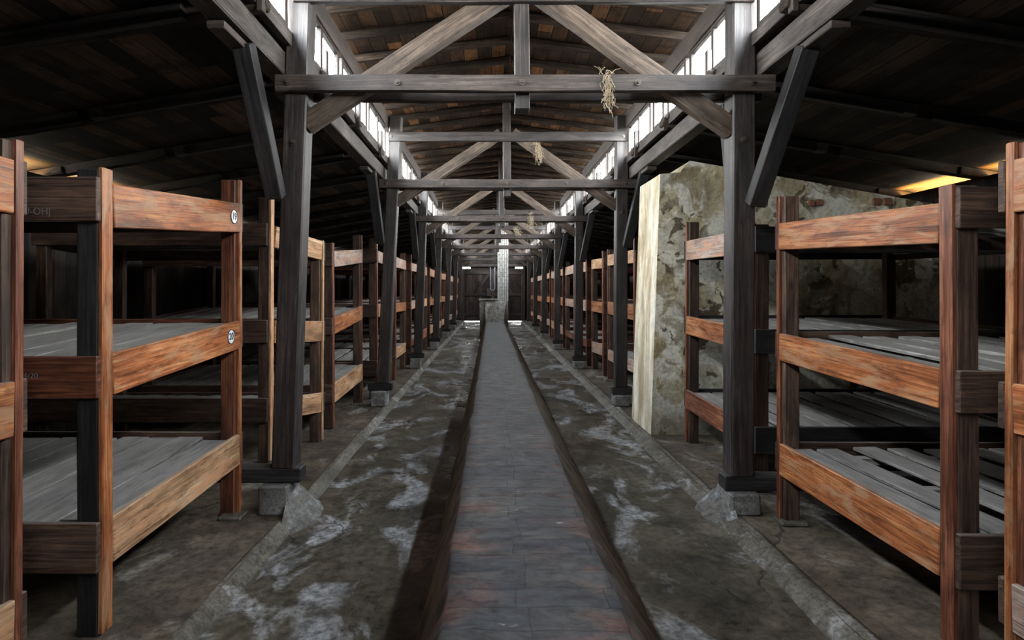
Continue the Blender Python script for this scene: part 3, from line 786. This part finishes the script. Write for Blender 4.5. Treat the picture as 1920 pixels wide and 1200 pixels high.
tag(struct_w, 'thick peeling plastered masonry wall standing crosswise behind the right bunks', 'wall')
# exposed brick patches near the top of the wall
for (u, v, w, h) in ((1530, 380, .17, .07), (1655, 378, .22, .08)):
    X_, Y_, Z_ = at(u, v, y0-.01)
    b = MB()
    for q in range(2): b.box((X_-w/2+q*w/2+.005, y0-.018, Z_-h/2), (X_-w/2+(q+1)*w/2-.005, y0+.02, Z_+h/2), ch=.012, jit=.006)
    o = b.build('exposed_brick', simple('bare_brick_%d' % u, (.22,.10,.06), .9), struct_w, (3.2, y0, 0))

# ------------------------------------------------------------------ flue duct along the aisle, stove and chimney
prof = [(-.31, -.09), (-.30, .02), (-.255, .18), (-.195, .34), (-.165, .425), (-.150, .447), (.05, .452), (.26, .452), (.425, .447), (.445, .425), (.50, .34), (.62, .17), (.71, .02), (.725, -.09)]
fine = []
for k in range(len(prof)-1):
    (xa, za), (xb, zb) = prof[k], prof[k+1]
    nn = 3 if abs(xb-xa)+abs(zb-za) > .1 else 1
    for q in range(nn): fine.append((xa+(xb-xa)*q/nn, za+(zb-za)*q/nn))
fine.append(prof[-1])
b = MB(); ND = 520; Y0d, Y1d = -2.5, 18.6
def df(s, t):
    k = int(round(t*(len(fine)-1))); x, z = fine[k]; y = Y0d+(Y1d-Y0d)*s
    side = 1.0 if (x < -.17 or x > .45) else .0
    sc = .022*(abs(math.sin(y*math.pi/.31+mnoise.noise(Vector((y*.7, 0, x > 0)))*1.6))-.5)*side*(1 if z > .0 else .3)
    j = .014*mnoise.noise(Vector((x*3, y*2.2, z*3)))+.006*mnoise.noise(Vector((x*9, y*8, z*9)))
    edge = .016*mnoise.noise(Vector((y*2.3, 5 if x > 0 else 9, 0)))
    sg = 1 if x > .14 else -1
    return (x+sg*(sc+edge+j*side), y, z+(j*.45 if z > .3 else 0))
b.grid(df, ND, len(fine)-1, flip=True)
for yy, fl in ((Y0d, 0), (Y1d, 1)):
    base = len(b.v)
    for k in range(len(fine)): b.v.append(Vector(df(fl, k/(len(fine)-1))))
    idx = tuple(range(base, base+len(fine)))
    b.face(idx if not fl else idx[::-1], [(0,0)]*len(fine))
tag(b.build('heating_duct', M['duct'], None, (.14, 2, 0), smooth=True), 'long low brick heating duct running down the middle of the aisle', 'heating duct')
st = thing('brick_stove', 'plastered brick stove with white chimney at the far end of the duct', 'stove', (.1, 19.3, 0))
so = Vector((.1, 19.3, 0))
part('stove_body', M['stove'], st, so, lambda m: m.box((-.38, 19.0, -.05), (.60, 19.9, 1.16), ch=.02, jit=.006))
part('cover_slab', M['stove'], st, so, lambda m: m.box((-.41, 18.96, 1.16), (.25, 19.93, 1.215), ch=.01, jit=.003))
def neck(m):
    def f(s, t):
        w0 = [(-.16, .42), (-.17, .43), (-.20, .58)][0]
        y = 18.62+.37*s; z = .44+.70*(s**1.5)
        xa = -.15-.05*s; xb = .43+.05*s+.10*max(0, s-.5)
        if t in (0, 1): return (xa-.02 if t == 0 else xb+.02, y, -.05)
        return (xa+(xb-xa)*(t-.2)/.6, y, z+.006*mnoise.noise(Vector((s*5, t*5, 1))))
    m.grid(f, 14, 5, flip=True)
part('stove_neck', M['stove'], st, so, neck)
part('chimney', M['whitebrick'], st, so, lambda m: m.box((.24, 19.35, 1.16), (.61, 19.75, 4.03), ch=.01, jit=.004))

# hanging cable loop at the door
b = MB(); pts = []
for k in range(15): 
    a = math.pi*k/14; pts.append((.10-.11*math.cos(a), YE-.14, 1.62-.10*math.sin(a)))
b.tube([(-.01, YE-.14, 2.68)]+pts+[(.21, YE-.14, 2.68)], .016, 6)
tag(b.build('hanging_cable', M['rope'], None, (.1, YE-.14, 1.6)), 'grey looped cable hanging in front of the far door', 'cable')

# straw tufts caught in the frames ----------------------------------
def tuft(u0, v0, u1, v1, Y, n, lab, spread=.03):
    p0 = Vector(at(u0, v0, Y)); p1 = Vector(at(u1, v1, Y)); b = MB()
    for k in range(n):
        t0 = R.uniform(-.05, .75); p = p0.lerp(p1, t0)+Vector((R.gauss(0, spread*.5), R.gauss(0, .008), R.gauss(0, spread*.3)))
        pts = [p.copy()]; d = (p1-p0).normalized()
        for q in range(5):
            p = p+d*R.uniform(.006, .028)+Vector((R.gauss(0, .010), R.gauss(0, .006), R.gauss(0, .008))); pts.append(p.copy())
        b.tube(pts, R.uniform(.0012, .0028), 4)
    for k in range(max(4, n//6)):
        p = p0+Vector((R.gauss(0, .03), -.0, .004)); q = p+Vector((R.uniform(-.07, .07), R.uniform(-.02, .01), R.uniform(-.01, .05)))
        b.tube([p, p.lerp(q, .5)+Vector((0, 0, .012)), q], .002, 4)
    tag(b.build('straw_tuft', M['straw'], None, p0), lab, 'straw')
tuft(1138, 140, 1143, 198, 3.71, 70, 'wisp of dry straw hanging over the tie beam of the nearest frame', .022)
tuft(1008, 272, 1012, 300, 7.27, 70, 'tuft of straw caught on the right brace of the second frame', .045)
tuft(994, 402, 997, 428, 10.70, 70, 'straw hanging from the tie beam of the third frame', .05)
tuft(966, 428, 972, 440, 14.15, 60, 'straw bundle lying along the fourth frame near the king post', .08)

# ------------------------------------------------------------------ light
w = bpy.data.worlds.new('sky'); SC.world = w; w.use_nodes = True; nt = w.node_tree; nt.nodes.clear()
bg = nt.nodes.new('ShaderNodeBackground'); wo = nt.nodes.new('ShaderNodeOutputWorld'); nt.links.new(bg.outputs[0], wo.inputs[0])
tc = nt.nodes.new('ShaderNodeTexCoord'); sxw = nt.nodes.new('ShaderNodeSeparateXYZ'); nt.links.new(tc.outputs['Generated'], sxw.inputs[0])
cw = ramp(nt, sxw.outputs['Z'], [(0.0, (.95,.95,.92)), (.45, (1,1,1)), (.70, (.80,.84,.90)), (.90, (.16,.20,.28)), (1.0, (.10,.14,.24))])
nt.links.new(cw, bg.inputs[0]); bg.inputs[1].default_value = 39.0
def area(name, loc, rot, sx, sy, power=0, col=(1,1,1), portal=False):
    l = bpy.data.lights.new(name, 'AREA'); l.shape = 'RECTANGLE'; l.size = sx; l.size_y = sy; l.energy = power; l.color = col
    if portal: l.cycles.is_portal = True
    o = bpy.data.objects.new(name, l); o.location = loc; o.rotation_euler = rot; COL.objects.link(o); return o
ym, yl = (FR[0]-2*BAY+YE)/2, YE-FR[0]+2*BAY
area('left_window_portal', (GL-.05, ym, 3.43), (0, -math.pi/2, 0), .40, yl, portal=True)
area('right_window_portal', (GR+.05, ym, 3.43), (0, math.pi/2, 0), .40, yl, portal=True)
# warm sunlight that slips in through the gap under the eaves
area('eave_sun_right', (XWR+.38, 6.0, 2.36), (0, math.radians(140), 0), .12, 3.4, 130, (1, .46, .02))
area('eave_sun_left', (XWL-.38, 6.0, 2.36), (0, math.radians(-140), 0), .12, 3.4, 60, (1, .44, .02))
c = SC.cycles
c.max_bounces = 6; c.diffuse_bounces = 4; c.glossy_bounces = 3; c.transparent_max_bounces = 10
c.sample_clamp_indirect = 6.0; c.caustics_reflective = False; c.caustics_refractive = False
SC.view_settings.view_transform = 'Standard'; SC.view_settings.look = 'None'; SC.view_settings.gamma = 1.0
SC.view_settings.exposure = 1.0
